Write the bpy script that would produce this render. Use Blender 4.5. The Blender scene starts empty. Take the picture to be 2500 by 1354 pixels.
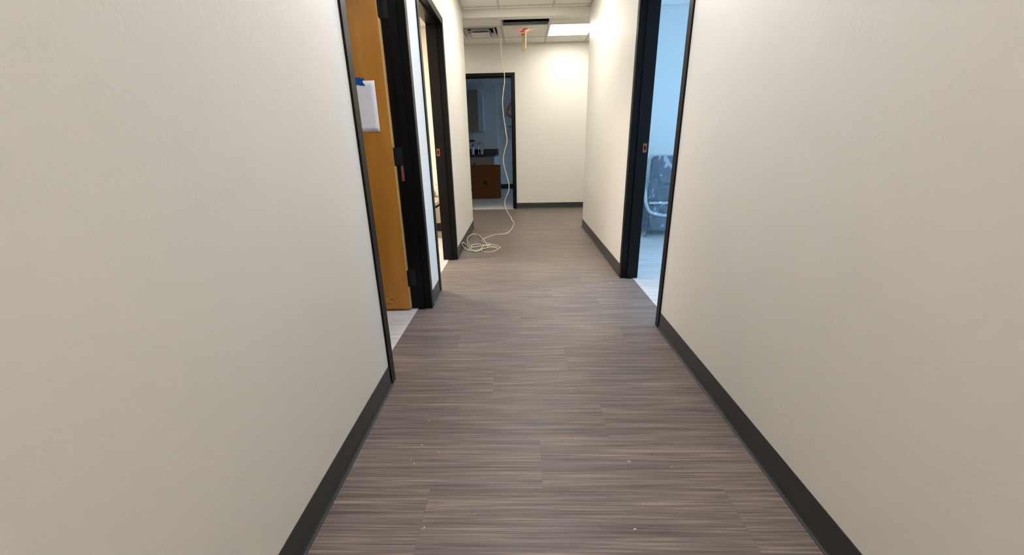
import bpy, bmesh, math, random
from mathutils import Vector, Matrix

random.seed(7)
S = bpy.context.scene
COL = S.collection

# ------------------------------------------------------------------ camera
# camera axes solved from the corridor's and the verticals' vanishing points
CAM_H = 1.06
FPX, IMG_W, IMG_H = 951.0, 2500.0, 1354.0
AX_R = Vector((0.99956158, -0.01183102, -0.02714172))   # world X in camera (x right, y down, z forward)
AX_D = Vector((0.02189934, -0.32152214, 0.94664879))    # world Y
AX_U = Vector((-0.01992649, -0.94682815, -0.32112209))  # world Z
cam_data = bpy.data.cameras.new('camera')
cam_data.sensor_width = 36.0
cam_data.lens = FPX / IMG_W * 36.0
cam_data.clip_start = 0.02
cam = bpy.data.objects.new('camera', cam_data)
COL.objects.link(cam)
M = Matrix.Identity(4)
for i, ax in enumerate((AX_R, AX_D, AX_U)):
    M[i][0], M[i][1], M[i][2] = ax[0], -ax[1], -ax[2]
M[0][3], M[1][3], M[2][3] = 0.0, 0.0, CAM_H
cam.matrix_world = M
S.camera = cam

# ------------------------------------------------------------------ world and exposure
W = bpy.data.worlds.new('sky')
S.world = W
W.use_nodes = True
bg = W.node_tree.nodes['Background']
bg.inputs[0].default_value = (0.34, 0.61, 1.0, 1)
bg.inputs[1].default_value = 8.0
S.view_settings.view_transform = 'Standard'
S.view_settings.look = 'None'
S.view_settings.gamma = 1.0
S.view_settings.use_curve_mapping = False
S.view_settings.exposure = 0.0

LAMP_CORRIDOR = 21.0
LAMP_MID = 24.0
LAMP_BACK = 29.5
LAMP_FAR = 16.5
LAMP_ROOM2 = 72.0
FILL_ROOM1 = 10.0

# ------------------------------------------------------------------ materials
MATS = {}


def mat(name, col, rough=0.5, spec=0.5, metal=0.0, var=0.0, vscale=8.0, bump=0.0, bscale=80.0,
        bdist=0.002, emit=None, estr=0.0, alpha=None):
    if name in MATS:
        return MATS[name]
    m = bpy.data.materials.new(name)
    m.use_nodes = True
    nt = m.node_tree
    b = nt.nodes['Principled BSDF']
    b.inputs['Base Color'].default_value = (*col, 1)
    b.inputs['Roughness'].default_value = rough
    b.inputs['Specular IOR Level'].default_value = spec
    b.inputs['Metallic'].default_value = metal
    tc = nt.nodes.new('ShaderNodeTexCoord')
    if var > 0:
        n = nt.nodes.new('ShaderNodeTexNoise')
        n.inputs['Scale'].default_value = vscale
        n.inputs['Detail'].default_value = 4
        nt.links.new(tc.outputs['Object'], n.inputs['Vector'])
        r = nt.nodes.new('ShaderNodeValToRGB')
        r.color_ramp.elements[0].position = 0.3
        r.color_ramp.elements[1].position = 0.7
        r.color_ramp.elements[0].color = (*[c * (1 - var) for c in col], 1)
        r.color_ramp.elements[1].color = (*[min(1, c * (1 + var)) for c in col], 1)
        nt.links.new(n.outputs['Fac'], r.inputs['Fac'])
        nt.links.new(r.outputs['Color'], b.inputs['Base Color'])
    if bump > 0:
        n2 = nt.nodes.new('ShaderNodeTexNoise')
        n2.inputs['Scale'].default_value = bscale
        n2.inputs['Detail'].default_value = 3
        nt.links.new(tc.outputs['Object'], n2.inputs['Vector'])
        bp = nt.nodes.new('ShaderNodeBump')
        bp.inputs['Strength'].default_value = bump
        bp.inputs['Distance'].default_value = bdist
        nt.links.new(n2.outputs['Fac'], bp.inputs['Height'])
        nt.links.new(bp.outputs['Normal'], b.inputs['Normal'])
    if emit:
        b.inputs['Emission Color'].default_value = (*emit, 1)
        b.inputs['Emission Strength'].default_value = estr
    if alpha is not None:
        b.inputs['Alpha'].default_value = alpha
    MATS[name] = m
    return m


def see_through(name, col, clear, rough=0.15, gloss=0.3, sheen_col=(1, 1, 1), crinkle=0.0):
    """thin film: part clear, part diffuse, part glossy"""
    m = bpy.data.materials.new(name)
    m.use_nodes = True
    nt = m.node_tree
    nt.nodes.remove(nt.nodes['Principled BSDF'])
    out = nt.nodes['Material Output']
    t = nt.nodes.new('ShaderNodeBsdfTransparent')
    d = nt.nodes.new('ShaderNodeBsdfDiffuse')
    d.inputs[0].default_value = (*col, 1)
    tl = nt.nodes.new('ShaderNodeBsdfTranslucent')
    tl.inputs[0].default_value = (*col, 1)
    g = nt.nodes.new('ShaderNodeBsdfGlossy')
    g.inputs[0].default_value = (*sheen_col, 1)
    g.inputs['Roughness'].default_value = rough
    a = nt.nodes.new('ShaderNodeMixShader')
    a.inputs[0].default_value = 0.4
    nt.links.new(d.outputs[0], a.inputs[1])
    nt.links.new(tl.outputs[0], a.inputs[2])
    b = nt.nodes.new('ShaderNodeMixShader')
    b.inputs[0].default_value = gloss
    nt.links.new(a.outputs[0], b.inputs[1])
    nt.links.new(g.outputs[0], b.inputs[2])
    c = nt.nodes.new('ShaderNodeMixShader')
    c.inputs[0].default_value = 1 - clear
    nt.links.new(t.outputs[0], c.inputs[1])
    nt.links.new(b.outputs[0], c.inputs[2])
    nt.links.new(c.outputs[0], out.inputs[0])
    if crinkle:
        tc = nt.nodes.new('ShaderNodeTexCoord')
        vo = nt.nodes.new('ShaderNodeTexVoronoi')
        vo.inputs['Scale'].default_value = crinkle
        ns = nt.nodes.new('ShaderNodeTexNoise')
        ns.inputs['Scale'].default_value = crinkle * 0.8
        mx = nt.nodes.new('ShaderNodeVectorMath')
        mx.operation = 'MULTIPLY_ADD'
        mx.inputs[1].default_value = (0.25, 0.25, 0.25)
        nt.links.new(tc.outputs['Object'], ns.inputs['Vector'])
        nt.links.new(ns.outputs['Color'], mx.inputs[0])
        nt.links.new(tc.outputs['Object'], mx.inputs[2])
        nt.links.new(mx.outputs[0], vo.inputs['Vector'])
        bp = nt.nodes.new('ShaderNodeBump')
        bp.inputs['Strength'].default_value = 0.6
        bp.inputs['Distance'].default_value = 0.03
        nt.links.new(vo.outputs['Distance'], bp.inputs['Height'])
        nt.links.new(bp.outputs[0], g.inputs['Normal'])
    MATS[name] = m
    return m


def plank_mat(name, cols, fy, fx, rough, spec, rnd=0.12, bump=0.15):
    """vinyl plank with long fine streaks along X, shifted plank by plank"""
    m = bpy.data.materials.new(name)
    m.use_nodes = True
    nt = m.node_tree
    L = nt.links.new
    b = nt.nodes['Principled BSDF']
    b.inputs['Roughness'].default_value = rough
    b.inputs['Specular IOR Level'].default_value = spec
    tc = nt.nodes.new('ShaderNodeTexCoord')
    oi = nt.nodes.new('ShaderNodeObjectInfo')
    sc = nt.nodes.new('ShaderNodeVectorMath')
    sc.operation = 'MULTIPLY_ADD'
    cb = nt.nodes.new('ShaderNodeCombineXYZ')
    mu = nt.nodes.new('ShaderNodeMath')
    mu.operation = 'MULTIPLY'
    mu.inputs[1].default_value = 37.0
    L(oi.outputs['Random'], mu.inputs[0])
    L(mu.outputs[0], cb.inputs[0])
    L(mu.outputs[0], cb.inputs[1])
    L(mu.outputs[0], cb.inputs[2])
    L(tc.outputs['Object'], sc.inputs[0])
    sc.inputs[1].default_value = (fx, fy, 1)
    L(cb.outputs[0], sc.inputs[2])
    n1 = nt.nodes.new('ShaderNodeTexNoise')
    n1.inputs['Scale'].default_value = 1.0
    n1.inputs['Detail'].default_value = 4.0
    n1.inputs['Roughness'].default_value = 0.65
    n1.inputs['Distortion'].default_value = 0.25
    L(sc.outputs[0], n1.inputs['Vector'])
    sc2 = nt.nodes.new('ShaderNodeVectorMath')
    sc2.operation = 'MULTIPLY'
    sc2.inputs[1].default_value = (0.7, 0.22, 1)
    L(sc.outputs[0], sc2.inputs[0])
    n2 = nt.nodes.new('ShaderNodeTexNoise')
    n2.inputs['Scale'].default_value = 1.0
    n2.inputs['Detail'].default_value = 2.0
    L(sc2.outputs[0], n2.inputs['Vector'])
    ad = nt.nodes.new('ShaderNodeMath')
    ad.operation = 'MULTIPLY_ADD'
    ad.inputs[1].default_value = 0.30
    L(n2.outputs['Fac'], ad.inputs[0])
    s2 = nt.nodes.new('ShaderNodeMath')
    s2.operation = 'MULTIPLY'
    s2.inputs[1].default_value = 0.70
    L(n1.outputs['Fac'], s2.inputs[0])
    L(s2.outputs[0], ad.inputs[2])
    r = nt.nodes.new('ShaderNodeValToRGB')
    els = r.color_ramp.elements
    pos = [0.36, 0.46, 0.54, 0.64]
    while len(els) < 4:
        els.new(0.5)
    for e, p, c in zip(els, pos, cols):
        e.position = p
        e.color = (*c, 1)
    L(ad.outputs[0], r.inputs['Fac'])
    hsv = nt.nodes.new('ShaderNodeHueSaturation')
    mr = nt.nodes.new('ShaderNodeMapRange')
    mr.inputs['To Min'].default_value = 1 - rnd
    mr.inputs['To Max'].default_value = 1 + rnd
    L(oi.outputs['Random'], mr.inputs['Value'])
    L(mr.outputs[0], hsv.inputs['Value'])
    L(r.outputs['Color'], hsv.inputs['Color'])
    L(hsv.outputs[0], b.inputs['Base Color'])
    bp = nt.nodes.new('ShaderNodeBump')
    bp.inputs['Strength'].default_value = bump
    bp.inputs['Distance'].default_value = 0.001
    L(n1.outputs['Fac'], bp.inputs['Height'])
    L(bp.outputs[0], b.inputs['Normal'])
    MATS[name] = m
    return m


def wood_mat(name, c0, c1):
    m = bpy.data.materials.new(name)
    m.use_nodes = True
    nt = m.node_tree
    L = nt.links.new
    b = nt.nodes['Principled BSDF']
    b.inputs['Roughness'].default_value = 0.38
    tc = nt.nodes.new('ShaderNodeTexCoord')
    mp = nt.nodes.new('ShaderNodeMapping')
    mp.inputs['Scale'].default_value = (9, 9, 1.6)
    n = nt.nodes.new('ShaderNodeTexNoise')
    n.inputs['Scale'].default_value = 1.6
    n.inputs['Detail'].default_value = 5
    n.inputs['Distortion'].default_value = 0.6
    r = nt.nodes.new('ShaderNodeValToRGB')
    r.color_ramp.elements[0].position = 0.3
    r.color_ramp.elements[1].position = 0.72
    r.color_ramp.elements[0].color = (*c0, 1)
    r.color_ramp.elements[1].color = (*c1, 1)
    L(tc.outputs['Object'], mp.inputs['Vector'])
    L(mp.outputs[0], n.inputs['Vector'])
    L(n.outputs['Fac'], r.inputs['Fac'])
    L(r.outputs[0], b.inputs['Base Color'])
    MATS[name] = m
    return m


PAINT = mat('cream_wall_paint', (0.80, 0.77, 0.702), 0.42, 0.35, var=0.012, vscale=3.0, bump=0.17, bscale=95, bdist=0.004)
ROOMPAINT = mat('pale_room_paint', (0.80, 0.80, 0.78), 0.6, 0.3, bump=0.1, bscale=90)
PEACH = mat('warm_room_paint', (0.82, 0.74, 0.62), 0.6, 0.3, bump=0.1, bscale=90)
BASE = mat('charcoal_rubber_base', (0.032, 0.034, 0.034), 0.36, 0.5, var=0.06, vscale=12)
FRAME = mat('black_frame_enamel', (0.0045, 0.0036, 0.0034), 0.33, 0.16)
TILE = mat('mineral_ceiling_tile', (0.88, 0.86, 0.80), 0.95, 0.1, var=0.05, vscale=160, bump=0.4, bscale=260, bdist=0.002)
TEE = mat('ceiling_tee_enamel', (0.58, 0.56, 0.52), 0.5, 0.4)
TEESHADE = mat('painted_wall_angle', (0.70, 0.66, 0.56), 0.5, 0.4)
PLANK = plank_mat('brown_streak_plank', [(0.085, 0.074, 0.074), (0.150, 0.118, 0.106), (0.200, 0.160, 0.138), (0.34, 0.265, 0.21)],
                  270, 3.4, 0.42, 0.42, 0.08)
PALE = plank_mat('pale_oak_plank', [(0.50, 0.47, 0.44), (0.60, 0.57, 0.54), (0.66, 0.63, 0.60), (0.74, 0.71, 0.68)],
                 90, 2.5, 0.4, 0.4, 0.04, 0.05)
GAP = mat('dark_joint', (0.06, 0.05, 0.045), 0.9, 0.1)
GAPPALE = mat('grey_joint', (0.30, 0.30, 0.29), 0.9, 0.1)
SLAB = mat('concrete_slab', (0.07, 0.07, 0.07), 0.9, 0.1, var=0.1, vscale=6)
WOOD = wood_mat('honey_maple_veneer', (0.41, 0.160, 0.016), (0.51, 0.225, 0.030))
WOODEDGE = wood_mat('pale_maple_edge', (0.55, 0.33, 0.11), (0.66, 0.42, 0.16))
HINGE = mat('blackened_hinge', (0.012, 0.012, 0.013), 0.45, 0.5, 0.3)
PAPER = mat('white_paper', (0.80, 0.79, 0.83), 0.8, 0.2, var=0.02, vscale=20)
TAPE = mat('blue_masking_tape', (0.004, 0.075, 0.30), 0.7, 0.2, var=0.15, vscale=40)
COPPER = mat('worn_copper_strike', (0.26, 0.095, 0.04), 0.45, 0.4, 0.5, var=0.25, vscale=90)
DARK = mat('dark_hole', (0.006, 0.006, 0.006), 0.9, 0.1)
LABELPINK = mat('faded_red_label', (0.26, 0.10, 0.09), 0.6, 0.3, var=0.4, vscale=120)
WHITEMETAL = mat('white_enamel', (0.74, 0.73, 0.70), 0.4, 0.4)
GALV = mat('galvanised_steel', (0.26, 0.31, 0.28), 0.5, 0.5, 0.5, var=0.15, vscale=30)
CABLE = mat('cream_cable_jacket', (0.80, 0.75, 0.58), 0.5, 0.4)
PLASTICWHITE = mat('ivory_plastic', (0.80, 0.78, 0.70), 0.35, 0.5)
CARD = mat('brown_cardboard', (0.150, 0.056, 0.018), 0.85, 0.15, var=0.05, vscale=25, bump=0.1, bscale=50)
INK = mat('black_box_print', (0.02, 0.014, 0.012), 0.8, 0.2)
CABFRONT = mat('taupe_laminate', (0.36, 0.27, 0.21), 0.5, 0.4)
CABSIDE = mat('white_laminate', (0.68, 0.70, 0.72), 0.5, 0.4)
COUNTER = mat('black_worktop', (0.022, 0.020, 0.022), 0.3, 0.5, var=0.2, vscale=60)
CHROME = mat('chrome', (0.8, 0.82, 0.85), 0.12, 0.5, 1.0)
YELLOWPRINT = mat('yellow_green_print', (0.42, 0.42, 0.07), 0.6, 0.3)
PINK = mat('pink_fabric', (0.88, 0.52, 0.42), 0.8, 0.2, var=0.3, vscale=25)
REDCLOTH = mat('dark_red_fabric', (0.48, 0.15, 0.11), 0.8, 0.2, var=0.3, vscale=40)
SLATE = mat('slate_upholstery', (0.055, 0.08, 0.105), 0.7, 0.3, var=0.1, vscale=30)
GREYRAIL = mat('light_grey_rail', (0.50, 0.54, 0.56), 0.4, 0.5)
TAN = mat('tan_vinyl', (0.40, 0.36, 0.28), 0.5, 0.3)
CRUMB = mat('plaster_crumb_white', (0.80, 0.74, 0.60), 0.9, 0.1)
CRUMBDARK = mat('dark_grit', (0.03, 0.02, 0.018), 0.9, 0.1)
FILM = see_through('clear_plastic_film', (0.26, 0.34, 0.42), 0.80, 0.14, 0.35, crinkle=5.0)
GLASS = see_through('window_glass', (0.9, 0.95, 1.0), 0.94, 0.02, 0.9)
ACRYL = see_through('yellowed_acrylic', (0.70, 0.58, 0.30), 0.22, 0.2, 0.12)
ACRYLEDGE = mat('bright_acrylic_edge', (0.9, 0.86, 0.7), 0.3, 0.5, emit=(1, 0.9, 0.7), estr=0.35)
REDLAMP = mat('red_sign_lamp', (0.3, 0.02, 0.02), 0.5, emit=(1.0, 0.14, 0.14), estr=5)
ORANGELAMP = mat('orange_sign_lamp', (0.4, 0.15, 0.05), 0.5, emit=(1.0, 0.36, 0.12), estr=7)
GLOWFAR = mat('far_panel_diffuser', (0.9, 0.9, 0.9), 0.6, emit=(1.0, 0.95, 0.85), estr=LAMP_FAR)
GLOWNEAR = mat('near_panel_diffuser', (0.9, 0.9, 0.9), 0.6, emit=(0.95, 0.965, 1.05), estr=LAMP_CORRIDOR)
GLOWMID = mat('middle_panel_diffuser', (0.9, 0.9, 0.9), 0.6, emit=(1.0, 0.965, 0.88), estr=LAMP_MID)
GLOWBACK = mat('back_panel_diffuser', (0.9, 0.9, 0.9), 0.6, emit=(1.0, 0.95, 0.90), estr=LAMP_BACK)
GLOWWARM = mat('warm_panel_diffuser', (0.9, 0.9, 0.9), 0.6, emit=(1.0, 0.88, 0.77), estr=LAMP_ROOM2)
GLOWROOM1 = mat('room_fill_diffuser', (0.9, 0.9, 0.9), 0.6, emit=(1.0, 0.94, 0.88), estr=FILL_ROOM1)


# ------------------------------------------------------------------ mesh helpers
class MB:
    def __init__(self):
        self.v, self.f = [], []

    def hexa(self, c):
        """c: 4 bottom corners (ring) + 4 top corners (ring)"""
        o = len(self.v)
        self.v += [tuple(p) for p in c]
        for q in ((3, 2, 1, 0), (4, 5, 6, 7), (0, 1, 5, 4), (1, 2, 6, 5), (2, 3, 7, 6), (3, 0, 4, 7)):
            self.f.append([o + k for k in q])
        return self

    def box(self, x0, x1, y0, y1, z0, z1, F=None):
        c = [(x0, y0, z0), (x1, y0, z0), (x1, y1, z0), (x0, y1, z0), (x0, y0, z1), (x1, y0, z1), (x1, y1, z1), (x0, y1, z1)]
        return self.hexa([F(*p) for p in c] if F else c)

    def prism(self, a, b):
        """closed solid between two matching rings of points"""
        o, n = len(self.v), len(a)
        self.v += [tuple(p) for p in a] + [tuple(p) for p in b]
        self.f.append([o + k for k in range(n)][::-1])
        self.f.append([o + n + k for k in range(n)])
        for k in range(n):
            j = (k + 1) % n
            self.f.append([o + k, o + j, o + n + j, o + n + k])
        return self

    def tube(self, pts, r, seg=10, cap=True):
        pts = [Vector(p) for p in pts]
        rad = r if isinstance(r, (list, tuple)) else [r] * len(pts)
        rings, up = [], None
        for i, p in enumerate(pts):
            t = (pts[min(i + 1, len(pts) - 1)] - pts[max(i - 1, 0)]).normalized()
            if up is None:
                up = Vector((0, 0, 1)) if abs(t.z) < 0.9 else Vector((1, 0, 0))
            up = (up - t * up.dot(t))
            if up.length < 1e-5:
                up = Vector((0.3, 1, 0.2)) - t * t.dot(Vector((0.3, 1, 0.2)))
            up.normalize()
            w = t.cross(up)
            o = len(self.v)
            for k in range(seg):
                a = 2 * math.pi * k / seg
                self.v.append(tuple(p + (up * math.cos(a) + w * math.sin(a)) * rad[i]))
            rings.append(o)
        for a, b in zip(rings, rings[1:]):
            for k in range(seg):
                j = (k + 1) % seg
                self.f.append([a + k, a + j, b + j, b + k])
        if cap:
            self.f.append([rings[0] + k for k in range(seg)][::-1])
            self.f.append([rings[-1] + k for k in range(seg)])
        return self

    def lathe(self, prof, cx, cy, seg=20):
        """prof: (radius, z) from bottom to top, closed with caps"""
        rings = []
        for r, z in prof:
            o = len(self.v)
            for k in range(seg):
                a = 2 * math.pi * k / seg
                self.v.append((cx + r * math.cos(a), cy + r * math.sin(a), z))
            rings.append(o)
        for a, b in zip(rings, rings[1:]):
            for k in range(seg):
                j = (k + 1) % seg
                self.f.append([a + k, a + j, b + j, b + k])
        self.f.append([rings[0] + k for k in range(seg)][::-1])
        self.f.append([rings[-1] + k for k in range(seg)])
        return self

    def build(self, name, m, parent=None, bevel=0.0, smooth=False, seg=2):
        me = bpy.data.meshes.new(name)
        me.from_pydata(self.v, [], self.f)
        bm = bmesh.new()
        bm.from_mesh(me)
        bmesh.ops.recalc_face_normals(bm, faces=bm.faces)
        bm.to_mesh(me)
        bm.free()
        me.materials.append(m)
        if smooth:
            me.polygons.foreach_set('use_smooth', [True] * len(me.polygons))
        o = bpy.data.objects.new(name, me)
        COL.objects.link(o)
        if parent:
            o.parent = parent
        if bevel:
            mod = o.modifiers.new('bevel', 'BEVEL')
            mod.width = bevel
            mod.segments = seg
            mod.limit_method = 'ANGLE'
            mod.angle_limit = math.radians(40)
        return o


def empty(name, loc=(0, 0, 0), rz=0.0):
    o = bpy.data.objects.new(name, None)
    o.location = loc
    o.rotation_euler = (0, 0, rz)
    o.empty_display_size = 0.1
    COL.objects.link(o)
    return o


def tag(o, label, cat, group=None, kind=None):
    o['label'] = label
    o['category'] = cat
    if group:
        o['group'] = group
    if kind:
        o['kind'] = kind
    return o


def struct(o, label, cat):
    return tag(o, label, cat, kind='structure')


def ray(px, py):
    r = Vector((px - IMG_W / 2, py - IMG_H / 2, FPX))
    return Vector((r.dot(AX_R), r.dot(AX_D), r.dot(AX_U)))


def ground(px, py, z=0.0):
    w = ray(px, py)
    t = (z - CAM_H) / w.z
    return Vector((w.x * t, w.y * t, z))


# ------------------------------------------------------------------ dimensions (metres)
T = 0.122                    # wall thickness
CEIL = 2.55
YEND, YFAR = 5.25, 6.88      # end of the corridor walls, face of the far wall
XR = 0.8175


def xl(y):
    return -0.613 - 0.0095 * y


def FL(s, d, z):             # left wall: along, depth into the wall, height
    return (xl(s) - d, s, z)


def FR(s, d, z):
    return (XR + d, s, z)


def FF(s, d, z):
    return (s, YFAR + d, z)


HEAD = 2.07
L1, L2, R1 = (1.567, 2.529), (2.798, 3.742), (2.142, 3.123)   # outer edges of the frames
FD = (-1.03, -0.085)
HEADF = 2.15
FACE = 0.05

# ------------------------------------------------------------------ shell: slab, roof, outer walls
struct(MB().box(-3.6, 3.9, -3.5, 10.6, -0.2, -0.03).build('foundation', SLAB), 'concrete slab under all the rooms', 'slab')
struct(MB().box(-3.6, 3.9, -3.5, 10.6, 3.2, 3.3).build('roof', SLAB), 'dark deck above the hung ceilings', 'roof')
# outer right wall with the right room's window
WY0, WY1, WZ0, WZ1 = 1.05, 3.95, 0.18, 2.42
b = MB()
VY0, VY1, VZ0, VZ1 = 8.8, 9.9, 0.9, 2.2
for a in ((-3.5, WY0, -0.03, 3.2), (WY1, VY0, -0.03, 3.2), (VY1, 10.6, -0.03, 3.2), (WY0, WY1, -0.03, WZ0), (WY0, WY1, WZ1, 3.2),
          (VY0, VY1, -0.03, VZ0), (VY0, VY1, VZ1, 3.2)):
    b.box(3.6, 3.78, *a)
struct(b.build('wall_outer_right', ROOMPAINT), 'outer wall with the daylight windows of the right and far rooms', 'wall')
struct(MB().box(-3.58, -3.4, -3.5, 10.6, -0.03, 3.2).build('wall_outer_left', ROOMPAINT), 'outer wall on the far left side', 'wall')
struct(MB().box(-3.4, 3.6, -3.5, -3.3, -0.03, 3.2).build('wall_back', PAINT), 'cream wall behind the viewer closing the corridor', 'wall')
b = MB().box(-3.4, -0.58, 10.26, 10.45, -0.03, 3.2).box(-0.58, 3.6, 10.30, 10.45, -0.03, 3.2)
struct(b.build('wall_far_room', ROOMPAINT), 'dim blue back wall of the far room', 'wall')


def window(n, x, y0, y1, z0, z1, inner, label):
    w = empty('window_%d' % n, (x, (y0 + y1) / 2, z0))
    struct(w, label, 'window')
    f = MB()
    yc, hw = (y0 + y1) / 2, (y1 - y0) / 2
    hh = z1 - z0
    fr = MB().box(-0.03, 0.03, -hw, hw, 0, 0.05).box(-0.03, 0.03, -hw, hw, hh - 0.05, hh)
    for yy in (-hw, -0.025, hw - 0.05):
        fr.box(-0.03, 0.03, yy, yy + 0.05, 0.05, hh - 0.05)
    fr.build('window_frame', WHITEMETAL, w)
    for a, c in ((-hw + 0.05, -0.025), (0.025, hw - 0.05)):
        MB().box(-0.004, 0.004, a, c, 0.05, hh - 0.05).build('pane', GLASS, w)
    MB().box(min(0, inner) * 0.14, max(0, inner) * 0.14, -hw - 0.03, hw + 0.03, -0.03, -0.002).build('window_sill', WHITEMETAL, w)
    ld = bpy.data.lights.new('window_daylight', 'AREA')      # portal: guides sky sampling only
    ld.shape = 'RECTANGLE'
    ld.size, ld.size_y = hh, y1 - y0
    ld.cycles.is_portal = True
    lo = bpy.data.objects.new('window_daylight', ld)
    COL.objects.link(lo)
    lo.parent = w
    lo.location = (-inner * 0.08, 0, hh / 2)
    lo.rotation_euler = (0, math.radians(90) * (1 if inner < 0 else -1), 0)
    return w


window(1, 3.69, WY0, WY1, WZ0, WZ1, -1, 'two-pane daylight window of the right room')
window(2, 3.69, VY0, VY1, VZ0, VZ1, -1, 'two-pane window of the dim far room')

# ------------------------------------------------------------------ corridor walls
ROUGH = 0.02                 # frame laps the wall edge by this much


def wall_run(F, s0, s1, doors, head, ztop=2.70):
    b = MB()
    c = s0
    for a, e in doors:
        b.box(c, a + FACE - ROUGH, 0, T, 0, ztop, F)
        b.box(a + FACE - ROUGH, e - FACE + ROUGH, 0, T, head - FACE + ROUGH, ztop, F)
        c = e - FACE + ROUGH
    b.box(c, s1, 0, T, 0, ztop, F)
    return b


struct(wall_run(FL, -3.3, YEND, [L1, L2], HEAD).build('wall_left', PAINT), 'long cream painted corridor wall on the left', 'wall')
struct(wall_run(FR, -3.3, YEND, [R1], HEAD).build('wall_right', PAINT), 'long cream painted corridor wall on the right', 'wall')
struct(wall_run(FF, -3.4, 3.6, [FD], HEADF).build('wall_far', PAINT), 'cream wall closing the end of the corridor', 'wall')
# returns beside the cross passage, also far walls of the side rooms
struct(MB().box(-3.4, xl(5.2) - T, 5.10, YEND, 0, 2.70).build('wall_left_return', PEACH), 'wall between second left room and cross passage', 'wall')
struct(MB().box(XR + T, 3.6, 5.12, YEND, 0, 2.70).build('wall_right_return', mat('pale_grey_room_paint', (0.62, 0.645, 0.615), 0.6, 0.3, bump=0.1, bscale=90)), 'pale wall of the right room behind the wrapped chair', 'wall')
struct(MB().box(-3.4, xl(2.6) - T, 2.60, 2.72, 0, 2.70).build('wall_left_partition', PEACH), 'partition between the two left rooms', 'wall')
struct(MB().box(-3.4, xl(-.5) - T, -0.6, -0.48, 0, 2.70).build('wall_left_room', ROOMPAINT), 'near wall of the first left room', 'wall')
struct(MB().box(XR + T, 3.6, 0.65, 0.77, 0, 2.70).build('wall_right_room', ROOMPAINT), 'near wall of the right room', 'wall')
# dropped header where the corridor meets the cross passage
struct(MB().box(xl(5.2) - 0.02, XR + 0.02, YEND, 5.36, 2.472, 2.75).build('trim_1', PAINT), 'cream dropped header across the corridor ceiling', 'header')


# ------------------------------------------------------------------ cove baseboards
def cove(F, s0, s1, name, label, d0=0.0, hgt=0.1016, m=None):
    prof = [(0.0, 0.0), (-0.0150, 0.0), (-0.0146, 0.0022), (-0.0100, 0.0055), (-0.0070, 0.010), (-0.0052, 0.017), (-0.0043, 0.028),
            (-0.0036, hgt - 0.003), (-0.0024, hgt), (0.0, hgt)]
    a = [F(s0, d0 + d, z + 0.0005) for d, z in prof]
    c = [F(s1, d0 + d, z + 0.0005) for d, z in prof]
    o = MB().prism(a, c).build(name, m or BASE)
    return struct(o, label, 'baseboard')


cove(FL, -3.29, L1[0], 'baseboard_left_near', 'charcoal rubber cove base along near left wall')
cove(FL, L1[1], L2[0], 'baseboard_left_middle', 'short charcoal cove base between the two left doorways')
cove(FL, L2[1], YEND, 'baseboard_left_far', 'charcoal cove base on left wall beside the coiled cable')
cove(FR, -3.29, R1[0], 'baseboard_right_near', 'charcoal rubber cove base along near right wall')
cove(FR, R1[1], YEND, 'baseboard_right_far', 'charcoal cove base on right wall past the doorway')
cove(FF, FD[1], 3.55, 'baseboard_far', 'charcoal cove base along the far end wall')
BLK = mat('black_base', (0.012, 0.012, 0.013), 0.5, 0.4)
cove(lambda s, d, z: (s, 5.10 + d, z), -3.35, xl(5.1) - T - 0.005, 'baseboard_left_room', 'black base in the second left room', m=BLK)
cove(lambda s, d, z: (s, 10.30 + d, z), -0.56, 3.5, 'baseboard_far_room', 'black base at the back of the far room', m=BLK, hgt=0.115)
cove(lambda s, d, z: (s, 5.12 + d, z), XR + T + 0.01, 3.5, 'baseboard_right_room', 'dark base behind the wrapped chair', m=BASE)


# ------------------------------------------------------------------ steel door frames
PRO = 0.009


def frame(n, F, s0, s1, head, label):
    """double-rabbet hollow metal frame; s0, s1, head are the outer edges"""
    e = empty('door_%d' % n, F((s0 + s1) / 2, T / 2, 0))
    struct(e, label, 'door frame')
    inv = Matrix.Translation(-Vector(e.location))

    def G(s, d, z):
        return tuple(inv @ Vector(F(s, d, z)))
    d0, d1, r0, r1, st = -PRO, T + PRO, 0.040, 0.082, 0.016
    parts = []
    for side, so in ((1, s0), (-1, s1)):
        si = so + side * FACE
        prof = [(so, d0), (si - side * .003, d0), (si, d0 + .003), (si, r0), (si + side * st, r0), (si + side * st, r1), (si, r1), (si, d1 - .003),
                (si - side * .003, d1), (so, d1), (so, T), (so + side * 0.03, T - .001), (so + side * 0.03, 0.001), (so, 0)]
        a = [G(s, d, 0.001) for s, d in prof]
        c = [G(s, d, head - FACE) for s, d in prof]
        parts.append(MB().prism(a, c).build('jamb', FRAME, e))
    zi = head - FACE
    prof = [(head, d0), (zi + .003, d0), (zi, d0 + .003), (zi, r0), (zi - st, r0), (zi - st, r1), (zi, r1), (zi, d1 - .003), (zi + .003, d1),
            (head, d1), (head, T), (head - .03, T - .001), (head - .03, .001), (head, 0)]
    prof = [(max(z, zi), d) for z, d in prof]
    a = [G(s0, d, z) for z, d in prof]
    c = [G(s1, d, z) for z, d in prof]
    MB().prism(a, c).build('head', FRAME, e)
    sp = MB().box(s0 + FACE + st, s1 - FACE - st, r0, r1, zi - st, zi, G).build('stop', FRAME, e)
    return e, parts, G


D1, J1, G1 = frame(1, FL, *L1, HEAD, 'black steel frame of first left doorway holding the maple door')
D2, J2, G2 = frame(2, FL, *L2, HEAD, 'black steel frame of the second left doorway')
D3, J3, G3 = frame(3, FR, *R1, HEAD, 'black steel frame of the right doorway')
D4, J4, G4 = frame(4, FF, *FD, HEADF, 'black steel frame of the far end doorway')


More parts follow.
